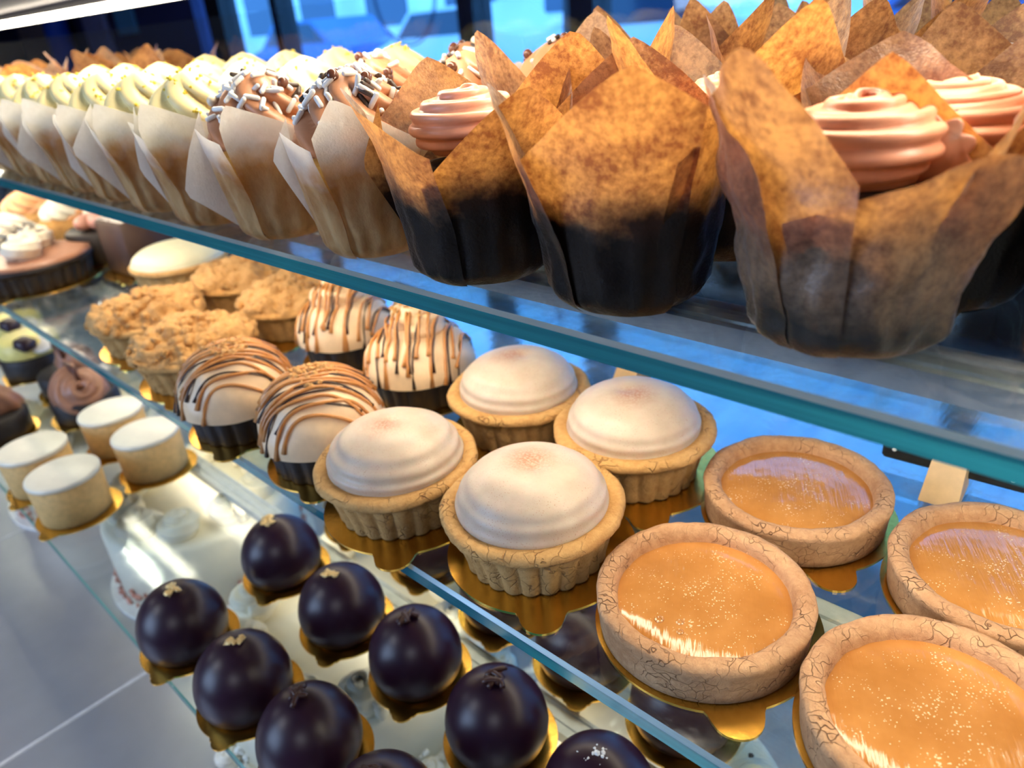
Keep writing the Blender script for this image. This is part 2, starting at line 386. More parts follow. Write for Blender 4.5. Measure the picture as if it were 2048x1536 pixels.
profile(.2320, .2620, CZ+.0642, M['led_top'], 'light bar under the dark case top above the cupcakes')
profile(.2130, .2330, ZU-.0081, M['led_shelf'], 'light bar under the upper shelf, seen through the glass below the brown cupcakes')
profile(.2330, .2560, ZL-.0077, M['led_low'], 'light bar under the middle shelf between the two rows of tarts')
profile(.2060, .2220, ZS-.0062, M['led_low'], 'light bar under the lowest shelf beside the chocolate domes')

# ------------------------------------------------------------------ tulip cups
def cup_r(h, r0, r1, hb):
    k = min(1, max(0, h/hb)); k = k*k*(3-2*k)*.5+k*.5
    r = r0+(r1-r0)*k
    if h < .007: r -= .0045*(1-h/.007)**2
    return r
def wing(r0, r1, hb, ang, out, h0, ht, h1, lean=.005):
    """loose corner of the square sheet sticking out sideways from a seam"""
    a = rad(ang)
    def fn(u, v):
        h = h0+(h1-h0)*v
        k = (h-h0)/(ht-h0) if h < ht else (h1-h)/(h1-ht)
        k = max(0, k)*u
        r = cup_r(h, r0, r1, hb)-.001+(out+.001)*k; b = a+.12*k*k
        return (r*cos(b)-lean*k*sin(a), r*sin(b)+lean*k*cos(a), h)
    return grid(fn, 8, 14)
def paper_cup(r0, r1, hb, petals, seed, crumple=.0006):
    """petals: (angle, half width deg, peak h, left shoulder h, right shoulder h, lean, peak position -1..1)"""
    out = []
    for q, (ang, hw, hp, hl, hr, lean, up) in enumerate(petals):
        def fn(u, v):
            s = 2*u-1
            if s < up: k = (s+1)/(up+1); top = hl+(hp-hl)*k**.98
            else: k = (1-s)/(1-up); top = hr+(hp-hr)*k**.98
            d = abs(s-up)
            if d < .12: top -= (hp-min(hl, hr))*.025*(1-d/.12)
            h = top*v
            a = rad(ang+s*hw)
            r = cup_r(h, r0, r1, hb)
            m = min(1, max(0, (h-.018)/.035)); m = m*m*(3-2*m)
            fl = 1/max(.62, cos(rad(s*hw*.92)))
            r *= 1+(fl-1)*m*.55
            e = max(0, h-hb*.85)/.035
            r += lean*e**1.35*(1-.35*abs(s-up))
            r += .0011*s+.0004*q
            w = 1-m
            r += w*.0007*sin(a*17+seed+3*nz((cos(a), sin(a), h*40+seed), 2))*min(1, h/.004)
            r += crumple*(1+m)*nz((r*cos(a)+seed, r*sin(a), h), 70)+crumple*.5*nz((r*cos(a), r*sin(a)-seed, h), 190)
            return (r*cos(a), r*sin(a), h)
        out.append(grid(fn, 22, 24))
    rb = r0-.0044
    out.append(lathe([(rb, .0003), (rb*.5, .0005), (.0005, .0005)], 40, None, False, True))
    return merge(*out)
def cake_body(r0, r1, hb, hc, dome, seed):
    pr = [(max(cup_r(h, r0, r1, hb)-.0019, .005), h+.0012) for h in [hc*k/9 for k in range(10)]]
    R = pr[-1][0]
    pr += [(R*cos(k*pi/12), hc+dome*sin(k*pi/12)) for k in range(1, 6)]
    def md(t, k, r, z): return r*(1+.02*nz((cos(t)*2, sin(t)*2, z*60+seed), 1.5)), z
    return lathe(pr, 48, md)
def rand_petals(R, hp, hs, lean, hw=56, base=None):
    b = R.uniform(0, 90) if base is None else base
    return [(b+90*k+R.uniform(-9, 9), hw+R.uniform(-5, 5), hp+R.uniform(-.006, .006), hs+R.uniform(-.004, .006), hs+R.uniform(-.004, .006),
             lean*R.uniform(.4, 1.5), R.uniform(-.22, .22)) for k in range(4)]
UP = Vector((0, 0, 1))
rod_me = None
def rods(parent, fn, n, seed, mats, L=.0080, r=.00115, name='sprinkle', kmin=.35, kmax=.97):
    """sugar rods lying on a frosting surface fn(t, k), one object each, sharing one mesh"""
    global rod_me
    R = random.Random(seed)
    if rod_me is None:
        rod_me = {}
    for i in range(n):
        m = mats[0] if R.random() < .82 else mats[-1]
        key = (m.name, L)
        if key not in rod_me:
            pr = [(max(r*sin(a), 1e-5), -L/2-r*cos(a)+r) for a in (0, .5, 1.0, pi/2)]+[(max(r*sin(a), 1e-5), L/2-r-r*cos(a)) for a in (pi/2, 2.1, 2.6, pi)]
            rod_me[key] = part(name, lathe(pr, 8, None, False, False), m, parent)
            o = rod_me[key]
        else:
            o = bpy.data.objects.new(name, rod_me[key].data); link(o, parent)
        t = R.uniform(0, 2*pi); k = kmin+(kmax-kmin)*R.random()**.8
        p = fn(t, k); nrm = (fn(t+.05, k)-p).cross(fn(t, min(.99, k+.03))-p)
        if nrm.length < 1e-9: nrm = UP
        nrm.normalize()
        d = Vector((R.uniform(-1, 1), R.uniform(-1, 1), R.uniform(-1, 1))); d -= d.dot(nrm)*nrm*R.uniform(.5, 1); d.normalize()
        o.location = p+nrm*r*.6
        o.rotation_euler = d.to_track_quat('Z', 'Y').to_euler()
        o.scale = (1, 1, R.uniform(.6, 1.1))
pearl_me = {}
def pearls(parent, fn, n, seed, mats, r=.0026, kmin=.6):
    R = random.Random(seed)
    for i in range(n):
        m = mats[i % len(mats)]
        if m.name not in pearl_me:
            o = part('sugar_pearl', ball(r), m, parent); pearl_me[m.name] = o
        else: o = link(bpy.data.objects.new('sugar_pearl', pearl_me[m.name].data), parent)
        t = R.uniform(0, 2*pi); k = R.uniform(kmin, .96); p = fn(t, k)
        o.location = p+Vector((p.x, p.y, .02)).normalized()*r*.5
def bits(fn, n, seed, r, kmin=.3, clump=3):
    R = random.Random(seed); out = []
    for i in range(n):
        t = R.uniform(0, 2*pi); k = R.uniform(kmin, .98); p = fn(t, k)
        for j in range(R.randint(1, clump)):
            q = p+Vector((R.uniform(-1, 1), R.uniform(-1, 1), R.uniform(0, 1)))*r*1.5
            out.append(move(ico(r*R.uniform(.6, 1.2), .3, i*7+j), q))
    return merge(*out)

def brown_cup(x, y, petals, seed, label, frost='frost_pink', dots=5, r0=.0265, r1=.0335, group='brown paper cupcakes', fh=.0, mat='paper_brown', crumple=.0006, wings=()):
    c = thing('tulip_cupcake', (x, y, ZU), label, 'cupcake', group)
    part('paper_cup', merge(paper_cup(r0, r1, .050, petals, seed, crumple), *[wing(r0, r1, .050, *w) for w in wings]), M[mat], c)
    part('cake', cake_body(r0, r1, .050, .036, .008, seed), M['cake_choc'], c)
    vf = rosette(.0270, .020, 2.7, 9, 2.6, .36, seed, 90, 63, .24)
    f = part('frosting', vf, M[frost], c); f.location = (0, 0, .0405+fh)
    R = random.Random(seed)
    for i in range(dots):
        t = R.uniform(0, 2*pi); r = R.uniform(.004, .020)
        s = part('sugar_dot', ball(.0011, 8, 6), M['red_bits'], c); s.location = (r*cos(t), r*sin(t), .0405+fh+.0215*(1-.35*r/.02))
    return c
def white_cup(x, y, petals, seed, label, kind, rods_n=0, pearls_n=0, bits_n=0, group='white paper cupcakes', fine=True, wings=()):
    c = thing('tulip_cupcake', (x, y, ZU), label, 'cupcake', group)
    r0, r1 = .0215, .0295
    pv = paper_cup(r0, r1, .046, petals, seed, .0004); wv = merge(*[wing(r0, r1, .046, *w) for w in wings]) if wings else ([], [])
    part('paper_cup', merge(pv, wv), [M['paper_white'], M['paper_dry']], c, mi=[0]*len(pv[1])+[1]*len(wv[1]))
    part('cake', cake_body(r0, r1, .046, .040, .006, seed), M['cake_gold'], c)
    R, H, n, tw, amp, z0 = .0270, .034, 8, 1.8, .30, .043
    if kind == 'yellow': R, H, n, tw, amp, z0 = .0274, .036, 7, 1.9, .30, .042
    ph = seed*.7
    fn = lambda t, k: star_pt(t, k, R, H, n, tw, amp)+Vector((0, 0, z0))
    f = part('frosting', star(R, H, n, tw, amp, 126 if fine else 90, 24 if fine else 18), M['frost_'+('choc' if kind == 'choc' else 'yellow')], c)
    f.location = (0, 0, z0)
    if rods_n: rods(c, fn, rods_n, seed, [M['white'], M['dark_bits']])
    if pearls_n: pearls(c, fn, pearls_n, seed+1, [M['cocoa_bean'], M['ivory_pearl'], M['cocoa_bean']])
    if bits_n: part('sugar_crumbs', bits(fn, bits_n, seed+2, .0009, .35), M['yellow_bits'], c, False, 'stuff')
    return c
# front brown row
GB = 'brown paper cups of pink frosted cupcakes'
brown_cup(-.2139, .2013, [(62, 58, .074, .050, .052, .010, 0), (150, 56, .079, .046, .050, .010, .1), (-118, 58, .0735, .044, .052, .014, -.35), (-22, 50, .0720, .041, .048, .016, .05)], 11,
          'brown paper cupcake with red dotted pink frosting beside the chocolate cupcakes', dots=9, fh=.006, wings=[(-136, .008, .014, .045, .066, .002)])
brown_cup(-.1459, .2068, [(20, 58, .074, .052, .055, .010, 0), (122, 56, .081, .052, .05, .010, 0), (-146, 52, .0735, .046, .050, .012, .1), (-68, 41, .0785, .052, .066, .010, .35)], 23,
          'brown paper cupcake with a glowing pointed front petal, second along the front row', dots=3)
brown_cup(-.0749, .2146, [(8, 44, .066, .050, .050, .002, -.3), (100, 60, .078, .052, .052, .012, 0), (-150, 50, .074, .05, .052, .010, .1), (-106, 36, .0825, .066, .050, .011, .05), (-52, 44, .0560, .040, .052, .004, .6)], 37,
          'crumpled brown paper cupcake nearest the shelf edge with open pink swirl', dots=3, fh=.003, mat='paper_crumpled', crumple=.0017)
B2L = ['brown paper cupcake right behind the one with red dotted frosting', 'brown paper cupcake right behind the glowing pointed petal',
       'brown paper cupcake with smooth upright fold behind the crumpled one', 'brown paper cupcake cut off at the edge of the picture']
for (x, y, hp, b), l in zip(((-.214, .268, .082, 20), (-.146, .270, .084, 50), (-.064, .2565, .074, -15), (-.004, .262, .082, 40)), B2L):
    R = random.Random(int(x*1e4)+int(y*1e3)); brown_cup(x, y, rand_petals(R, hp+.003, .047, .009, 53, b), 50+int(-x*300), l, fh=.002)
B3L = ['brown paper cupcake in the third row seen over the chocolate sprinkles', 'brown paper cupcake in the third row between two dark paper points', 'brown paper cupcake in the third row showing dark chocolate frosting',
       'brown paper cupcake in the third row at the edge of the picture']
for i, (x, l) in enumerate(zip((-.214, -.146, -.076, -.006), B3L)):
    R = random.Random(900+i); brown_cup(x, .337, rand_petals(R, .087, .047, .010, 52), 80+i, l, 'frost_dark' if i == 2 else 'frost_pink', fh=.004)
B4L = ['brown paper cupcake in the last row by the front pane, furthest from the picture edge', 'brown paper cupcake in the last row by the front pane, second along', 'brown paper cupcake in the last row by the front pane, nearest the picture edge']
for i, (x, l) in enumerate(zip((-.214, -.146, -.076), B4L)):
    R = random.Random(930+i); brown_cup(x, .405, rand_petals(R, .087, .047, .010, 52), 95+i, l, fh=.004)
# chocolate ones
GC = 'white paper cupcakes with chocolate frosting'
white_cup(-.2800, .1977, [(58, 50, .056, .046, .050, .006, 0), (140, 54, .064, .046, .046, .010, 0), (-116, 52, .056, .036, .050, .006, .1), (-22, 44, .0685, .054, .044, .003, -.62)], 5,
          'white paper cupcake with chocolate swirl and white sprinkles touching the brown cup', 'choc', 84, 5, group=GC, wings=[(-124, .008, .004, .045, .060, .002)])
white_cup(-.3497, .1941, [(60, 50, .056, .046, .050, .006, 0), (142, 54, .064, .046, .046, .010, 0), (-114, 54, .056, .030, .050, .007, .2), (-18, 45, .0660, .056, .045, .002, -.86)], 6,
          'white paper cupcake with chocolate swirl beside the yellow ones', 'choc', 84, 4, group=GC, wings=[(-119, .018, .003, .026, .062, .003)])
for i, (x, y, l) in enumerate(((-.280, .266, 'chocolate swirl cupcake in the second row behind the brown paper petal'), (-.350, .264, 'chocolate swirl cupcake in the second row with many white sprinkles and brown pearls'),
                              (-.280, .336, 'chocolate swirl cupcake in the third row mostly hidden by brown paper'), (-.350, .335, 'chocolate swirl cupcake in the third row topped with dark pearls'))):
    R = random.Random(300+i); white_cup(x, y, rand_petals(R, .060, .046, .010), 20+i, l, 'choc', 30 if i < 2 else 22, 7 if i != 2 else 4, group=GC)
# yellow ones
GY = 'white paper cupcakes with pale yellow frosting'
ordn = ['first', 'second', 'third', 'fourth', 'fifth', 'sixth', 'seventh', 'eighth']
ypos = [(-.4150, .1905), (-.4790, .192), (-.5420, .194), (-.6060, .195), (-.6690, .197), (-.7330, .198), (-.7960, .199)]
for i, (x, y) in enumerate(ypos):
    R = random.Random(500+i)
    b = R.uniform(-8, 8)
    pet = [(52+b, 52, .056, .046, .050, .006, 0), (132+b, 54, .062, .046, .046, .010, 0), (-124+b, 54, .057, .034 if i % 2 else .046, .050, .007, .15), (-34+b, 46, .067-.0015*(i % 3), .054, .046, .002, -.86)]
    white_cup(x, y, pet, 40+i, ordn[i]+' yellow frosted cupcake of the front row, counted from the chocolate ones', 'yellow', 0, 0, 34 if i < 5 else 20, GY, i < 4, [(-112, .007+.010*(i % 2), .003, .024+.008*((i+1) % 3), .064, .003)])
for r_, (y, n0) in enumerate(((.264, 6), (.334, 5))):
    for i in range(n0):
        R = random.Random(600+i+10*r_)
        white_cup(-.4170-.0655*i, y, rand_petals(R, .060, .046, .011), 60+i+9*r_, '%s yellow frosted cupcake of the %s row, counted from the chocolate ones' % (ordn[i], ('second', 'third')[r_]),
                  'yellow', 0, 0, 22, GY, False)
FL = ['far brown paper cupcake nearest the yellow ones', 'far brown paper cupcake, second behind the yellow ones', 'far brown paper cupcake under the blue post', 'far brown paper cupcake near the taupe panel', 'far brown paper cupcake at the end of the shelf',
      'far brown paper cupcake against the front pane near the yellow ones', 'far brown paper cupcake against the front pane at the far end']
for i, (x, y) in enumerate(((-.86, .334), (-.93, .334), (-.90, .262), (-.97, .262), (-1.05, .30), (-.90, .405), (-1.04, .405))):
    R = random.Random(700+i); brown_cup(x, y, rand_petals(R, .088, .054, .012), 120+i, FL[i], fh=.004)

# ------------------------------------------------------------------ gold boards
def board_vf(R, tip, w, ang, th=.0012):
    n = 200; c = tip-w; out = []
    for i in range(n):
        t = 2*pi*i/n; d = (t-rad(ang)+pi) % (2*pi)-pi
        r = R
        q = w*w-(c*sin(d))**2
        if abs(d) < 1 and q > 0:
            e = c*cos(d)+q**.5
            r = max(R, e)
        elif abs(d) < 1:
            e = abs(c*sin(d))-w
            r = R+max(0, .0022-e*1.1) if e < .002 else R
        out.append((r*cos(t), r*sin(t)))
    V = [(x, y, 0) for x, y in out]+[(x, y, th) for x, y in out]
    F = [(i, (i+1) % n, n+(i+1) % n, n+i) for i in range(n)]+[tuple(range(n))[::-1], tuple(range(n, 2*n))]
    return V, F
bproto = {}
def board(x, y, z, R, tip, w, ang, label, group):
    k = (R, tip, w)
    if k not in bproto: o = bproto[k] = part('gold_cake_board', board_vf(R, tip, w, 0), M['gold'], None, False)
    else: o = bproto[k].copy(); link(o)
    o.location = (x, y, z); o.rotation_euler = (0, 0, rad(ang))
    tag(o, label, 'cake board', group)
BT = .0012

# ------------------------------------------------------------------ caramel tarts
def caramel_tart(x, y, seed, label, bubbles=()):
    z0 = ZL+BT
    c = thing('caramel_tart', (x, y, z0), label, 'tart', 'salted caramel tarts on the middle shelf', rz=0)
    Ro, Ri, H = .0425, .0340, .0183
    pr = [(.030, 0), (.0402, 0), (.0409, .0006), (.0413, .004), (.0416, .009), (.0419, .0125), (.0424, .0145), (.0425, .0162), (.0418, .0176), (.0402, H), (.0385, H+.0004), (.0366, H), (.0352, .0172), (.0344, .0156), (Ri, .0135), (.0336, .0115), (.030, .0100)]
    def md(t, k, r, z):
        p = (cos(t)*.04+seed, sin(t)*.04, z)
        j = 1 if k > 5 else .25
        return r+j*(.0006*nz(p, 70)+.0004*nz(p, 210)), z+(j*(.0007*nz(p, 60)+.0003*nz(p, 240)) if k > 5 else 0)
    part('crust', lathe(pr, 160, md, True, False), M['crust'], c)
    def fl(u, v):
        t = 2*pi*u; r = .0347*v
        return (r*cos(t), r*sin(t), (.0145-.0020*v**5)+.00025*nz((r*cos(t)+seed, r*sin(t), 0), 60))
    f = part('caramel_filling', grid(fl, 72, 18, True), M['caramel'], c)
    f.data.flip_normals()
    for bx, by, br in bubbles:
        pts = [(br*cos(2*pi*i/12), br*sin(2*pi*i/12), 0) for i in range(13)]
        b = part('caramel_bubble', tube(pts, br*.45, 8), M['caramel'], c); b.location = (bx, by, .0142)
    return c
GT = 'gold boards under the caramel tarts'
for (x, y, s, l, bl, bub) in ((-.1142, .2947, 1, 'caramel tart at the back beside the meringue tarts', 'gold board with tab under the caramel tart at the back beside the meringues', ()),
                        (-.1116, .2055, 2, 'caramel tart with three bubbles at the shelf edge', 'gold board with tab under the caramel tart with bubbles', ((-.006, -.022, .0014), (.001, -.0185, .0012), (.0035, -.0225, .0010))),
                        (-.0252, .2882, 3, 'caramel tart in front of the nearest chalkboard sign', 'gold board with tab under the caramel tart by the nearest sign', ()),
                        (-.0246, .2027, 4, 'caramel tart nearest the viewer, cut off by the corner of the picture', 'gold board with tab under the nearest caramel tart', ())):
    t = caramel_tart(x, y, s*1.37, l, bub); t.rotation_euler = (0, 0, 0)
    board(x+.001, y+.002, ZL, .0450, .0560, .0095, -47, bl, GT)

# ------------------------------------------------------------------ meringue tarts
def fluted(Rt, Rb, H, n, amp, lip, wall_in, seed, rough=.0004):
    pr = [(Rb*.8, 0), (Rb, 0), (Rb+.0006, .001)]
    pr += [(Rb+(Rt-lip-Rb)*k/5, H*.74*k/5+.001) for k in range(1, 6)]
    pr += [(Rt-.002, H*.79), (Rt, H*.86), (Rt, H*.94), (Rt-.0016, H), (Rt-.0045, H+.0003), (wall_in, H-.001), (wall_in-.002, H-.004), (.01, H-.005)]
    def md(t, k, r, z):
        p = (cos(t)*.04+seed, sin(t)*.04, z)
        if 1 <= k <= 7: r *= 1+amp*(abs(sin(n*t/2))**.8-.5)*(1 if k < 7 else .5)
        if k >= 8 and k < 13: r += .0012*nz(p, 55)+rough*nz(p, 240); z += .0005*nz(p, 90)
        return r, z
    return lathe(pr, n*8, md)
def meringue_dome(R, H, seed, spiral=.0007):
    def fn(u, v):
        a = v*pi/2; t = 2*pi*u
        r = R*cos(a)**.74; z = H*sin(a)**.95
        s = sin(2*pi*(v*(6.5-2.5*v))+t)*spiral*(1-v)*(v > .04)*(1+.6*nz((cos(t), sin(t), v*3+seed), 1.5))
        pit = -.0013*math.exp(-((r*cos(t)-.004)**2+(r*sin(t))**2)/2e-5)
        return ((r+s)*cos(t), (r+s)*sin(t), z+s*.6+pit)
    return grid(fn, 96, 44, True)
GM = 'gold boards under the meringue tarts'
ml = [(-.1958, .1990, 0, 'whipped meringue tart nearest the shelf edge with cinnamon on its peak', 'gold board with tab under the nearest meringue tart'),
      (-.2773, .1850, 2.1, 'whipped meringue tart with bold swirl rings beside the drizzled cakes', 'gold board with tab under the ringed meringue tart'),
      (-.2775, .2790, 1.1, 'whipped meringue tart at the back next to the drizzled cakes', 'gold board with tab under the back meringue tart by the drizzled cakes'),
      (-.1974, .2815, 3.3, 'whipped meringue tart at the back in front of the chalkboard block', 'gold board with tab under the back meringue tart by the sign block')]
for i, (x, y, s, l, bl) in enumerate(ml):
    c = thing('meringue_tart', (x, y, ZL+BT), l, 'tart', 'whipped meringue tarts on the middle shelf', rz=s)
    part('crust', fluted(.0425, .0320, .0285, 24, .055, .005, .034, s), M['crust_pale'], c)
    m = part('meringue', meringue_dome(.0350, .0215, s, .0006 if i == 1 else .0003), M['meringue'], c)
    m.location = (0, 0, .0265)
    board(x+.001, y+.003, ZL, .0450, .0560, .0095, -49, bl, GM)

# ------------------------------------------------------------------ drizzled cakes
def drizzled(x, y, s, ang, peak, label, bl):
    c = thing('drizzled_cake', (x, y, ZL+BT), label, 'cake', 'drizzled marshmallow cakes on the middle shelf')
    part('chocolate_base', fluted(.0352, .0300, .024, 18, .06, .003, .030, s, .0014), M['choc_shell'], c)
    R, H, z0 = .0372, (.030 if peak else .035), .019
    def hz(px, py):
        q = (px*px+py*py)/R**2
        return z0+H*max(0, 1-q**1.25)**.5+.0006 if q < 1 else z0
    def fn(u, v):
        a = v*pi/2; t = 2*pi*u
        r = R*cos(a)**.8; z = H*sin(a)**1.0
        w = .0011*sin(5*(t+v*2.4)+s)*(.3+v)*(1-v)+.0008*nz((r*cos(t)+s, r*sin(t), z), 60)
        return ((r+w)*cos(t), (r+w)*sin(t), z0+z+w)
    part('cream_top', grid(fn, 72, 24, True), M['drizzle_cream'], c)
    if peak:
        p = part('cream_swirl', rosette(.0235, .023, 1.7, 5, 6, .46, s), M['drizzle_cream'], c); p.location = (-.002, .002, z0+H-.010)
    Rr = random.Random(int(s*100)+3)
    for nm, mt, k0, nl in (('caramel_drizzle', 'drizzle_caramel', 0, 15), ('chocolate_drizzle', 'drizzle_choc', .5, 9)):
        lines = []
        for i in range(nl):
            o = (-R*.95 if peak else -R*.80)+2*R*(.95 if peak else .87)*(i+k0)/nl+Rr.uniform(-.0012, .0012)
            half = (R*R*1.06-o*o)**.5 if R*R*1.06 > o*o else .004
            half *= Rr.uniform(.74, 1.02)
            pts = []
            for j in range(23):
                w = -half+2*half*j/22
                a = ang+.10*sin(i*2.1)
                px, py = w*cos(a)-o*sin(a), w*sin(a)+o*cos(a)
                px += .0012*sin(w*170+i*1.3); py += .0009*sin(w*130+i)
                zz = hz(px, py)
                q = (px*px+py*py)**.5
                if peak and q < .021: zz = max(zz, z0+H-.010+.022*(1-(q/.0235)**2)**.5 if q < .0235 else 0)
                pts.append((px, py, zz+.0006))
            lines.append(tube(pts, lambda k: (.0010 if k0 == 0 else .0006)+.0007*(abs(2*k-1) > .94), 7))
        part(nm, merge(*lines), M[mt], c)
    out = []
    for i in range(46 if not peak else 14):
        r = .015*Rr.random()**.6; t = Rr.uniform(0, 2*pi); px, py = r*cos(t), r*sin(t)
        out.append(move(ico(Rr.uniform(.0010, .0022), .4, i), (px, py, hz(px, py)+.001+(.011 if peak else 0))))
    part('nut_crumbs', merge(*out), M['drizzle_caramel' if 0 else 'crumble'], c, False, 'stuff')
    board(x+.001, y+.002, ZL, .0385, .0480, .0090, -49, bl, 'gold boards under the drizzled cakes')
drizzled(-.432, .1790, .4, rad(62), False, 'drizzled dark based cake at the shelf edge beside the crumble tarts', 'gold board under the drizzled cake beside the crumble tarts')
drizzled(-.3500, .1880, 1.3, rad(58), False, 'drizzled dark based cake at the shelf edge beside the meringue tarts', 'gold board under the drizzled cake beside the meringue tarts')
drizzled(-.4600, .2840, 2.2, rad(-60), True, 'drizzled two tier cream cake at the back beside the crumble tarts', 'gold board under the two tier cake beside the crumble tarts')
drizzled(-.3660, .2770, 3.1, rad(-52), True, 'drizzled two tier cream cake at the back beside the meringue tart', 'gold board under the two tier cake beside the meringue tart')

# ------------------------------------------------------------------ crumble tarts
def crumble_tart(x, y, s, label, bl, R=.046):
    c = thing('crumble_tart', (x, y, ZL+BT), label, 'tart', 'crumble topped tarts on the middle shelf')
    part('crust', fluted(R, R*.78, .027, 22, .05, .004, R*.8, s), M['crust_orange'], c)
    def fn(u, v):
        a = v*pi/2; t = 2*pi*u; r = (R-.001)*cos(a)**.7; z = .016*sin(a)
        p = (r*cos(t)+s, r*sin(t), z)
        d = .0065*nz(p, 55)+.0045*nz(p, 120)+.0018*nz(p, 300)
        return ((r+d*.5)*cos(t), (r+d*.5)*sin(t), .024+z+d)
    part('crumble', grid(fn, 110, 34, True), M['crumble'], c)
    Rr = random.Random(int(s*50)); out = []
    for i in range(120):
        r = R*1.0*Rr.random()**.5; t = Rr.uniform(0, 2*pi)
        z = .025+.016*max(0, 1-(r/R)**2)**.6
        out.append(move(ico(Rr.uniform(.0016, .0045), .35, i+int(s)), (r*cos(t), r*sin(t), z)))
    part('crumb_pieces', merge(*out), M['crumble'], c, True, 'stuff')
    board(x+.001, y+.002, ZL, R*1.02, R*1.25, .0095, -49, bl, 'gold boards under the crumble tarts')
crumble_tart(-.632, .206, 1.0, 'crumble tart at the shelf edge furthest from the drizzled cakes', 'gold board under the furthest front crumble tart')
crumble_tart(-.533, .198, 2.0, 'crumble tart at the shelf edge touching the drizzled cake', 'gold board under the crumble tart touching the drizzled cake')
crumble_tart(-.648, .303, 3.0, 'crumble tart at the back beside the pale lime tart', 'gold board under the back crumble tart by the lime tart')
crumble_tart(-.553, .297, 4.0, 'crumble tart at the back beside the two tier cream cake', 'gold board under the back crumble tart by the two tier cake')
c = thing('lime_tart', (-.757, .292, ZL+BT), 'pale smooth lime tart beside the chocolate cube', 'tart')
part('crust', fluted(.048, .041, .030, 24, .04, .004, .040, 7), M['crust_pale'], c)
part('curd_dome', meringue_dome(.0455, .018, 5, .0001), M['lime'], c).location = (0, 0, .028)
board(-.757, .292, ZL, .049, .060, .0095, -49, 'gold board under the pale lime tart', 'gold boards under the far pastries')

# ------------------------------------------------------------------ far pastries of the middle shelf
c = thing('chocolate_cube_cake', (-.868, .300, ZL+BT), 'square dark chocolate cake dusted with icing sugar', 'cake', rz=rad(4))
part('body', bevel_box((-.031, -.031, 0), (.031, .031, .060), .003), M['cake_side'], c)
part('sugar_dusting', grid(lambda u, v: ((u-.5)*.058, (v-.5)*.058, .0602+.0012*nz((u*9, v*9, 0), 1)), 16, 16), M['dust'], c)
board(-.868, .300, ZL, .047, .058, .0095, -49, 'gold board under the square chocolate cake', 'gold boards under the far pastries')
c = thing('almond_topped_cake', (-.965, .290, ZL+BT), 'dark chocolate cake topped with pink sugared almonds', 'cake')
part('body', lathe([(.034, 0), (.036, .002), (.036, .034), (.033, .037), (.01, .038)], 40), M['choc_shell'], c)
for i, (px, py, a) in enumerate(((.010, -.012, .4), (-.012, .008, 1.2), (.022, -.004, 2.0))):
    e = part('almond', lathe([(max(.0095*sin(pi*k/10), 1e-5), -.017*cos(pi*k/10)) for k in range(11)], 18, None, False, False), M['almond'], c)
    e.location = (px, py, .047); e.rotation_euler = (pi/2, 0, a)
board(-.965, .290, ZL, .040, .050, .0090, -49, 'gold board under the almond topped cake', 'gold boards under the far pastries')
c = thing('chocolate_cream_tart', (-.945, .208, ZL+BT), 'chocolate tart with a large cream rosette and chocolate shavings', 'tart')
part('crust', fluted(.062, .054, .026, 26, .05, .004, .055, 9), M['choc_shell'], c)
part('chocolate_ganache', lathe([(.060, .0262), (.060, .0285), (.05, .0295), (.001, .030)], 64, None, False, True), M['choc_milk'], c)
for px, py, r in ((.012, -.006, .026), (-.026, .016, .026)):
    e = part('cream_rosette', rosette(r, .026, 2.1, 7, 8, .42, px*99), M['cream'], c); e.location = (px, py, .0285)
Rr = random.Random(5)
for i in range(14):
    e = part('chocolate_shaving', bevel_box((-.004, -.0012, -.0006), (.004, .0012, .0006), .0003), M['dark_bits'], c, False)
    e.location = (-.006+Rr.uniform(-.02, .02), .004+Rr.uniform(-.014, .014), .0555+Rr.uniform(-.003, .002)); e.rotation_euler = (Rr.uniform(-.6, .6), Rr.uniform(-.6, .6), Rr.uniform(0, 6))
board(-.945, .208, ZL, .066, .078, .011, -49, 'gold board under the chocolate cream tart', 'gold boards under the far pastries')
for i, (x, y, l, r) in enumerate(((-1.035, .330, 'orange cream puff with cream swirl next to the square chocolate cake', .036), (-1.115, .305, 'orange cream puff with striped swirl, second from the chocolate cake', .038),
                               (-1.225, .290, 'orange cream puff, third from the chocolate cake', .040), (-1.125, .395, 'orange cream puff at the back by the front pane', .036), (-1.075, .218, 'cream topped dark tart beyond the chocolate cream tart', .042))):
    c = thing('cream_puff', (x, y, ZL), l, 'pastry', 'orange cream puffs at the far end of the middle shelf')
    part('puff', lathe([(r*.75, 0), (r*.95, .006), (r, .018), (r*.9, .030), (r*.5, .037), (.002, .039)], 40, lambda t, k, q, z: (q*(1+.03*nz((cos(t)*2+x*9, sin(t)*2, z*50), 1.3)), z)), M['choc_shell' if i == 4 else 'crust_orange'], c)
    e = part('cream_swirl', star(r*.85, .030, 8, 1.8, .22, 80, 16), M['orange_cream' if i == 2 else 'cream'], c); e.location = (0, 0, .030)
    if i < 3:
        e = part('peach_slice', tube([(r*.8*cos(a), r*.8*sin(a), .034+.006*sin(2*a)) for a in [-.4+k*.22 for k in range(12)]], lambda k: .006*sin(pi*(.08+.84*k)), 10), M['orange_cream'], c)

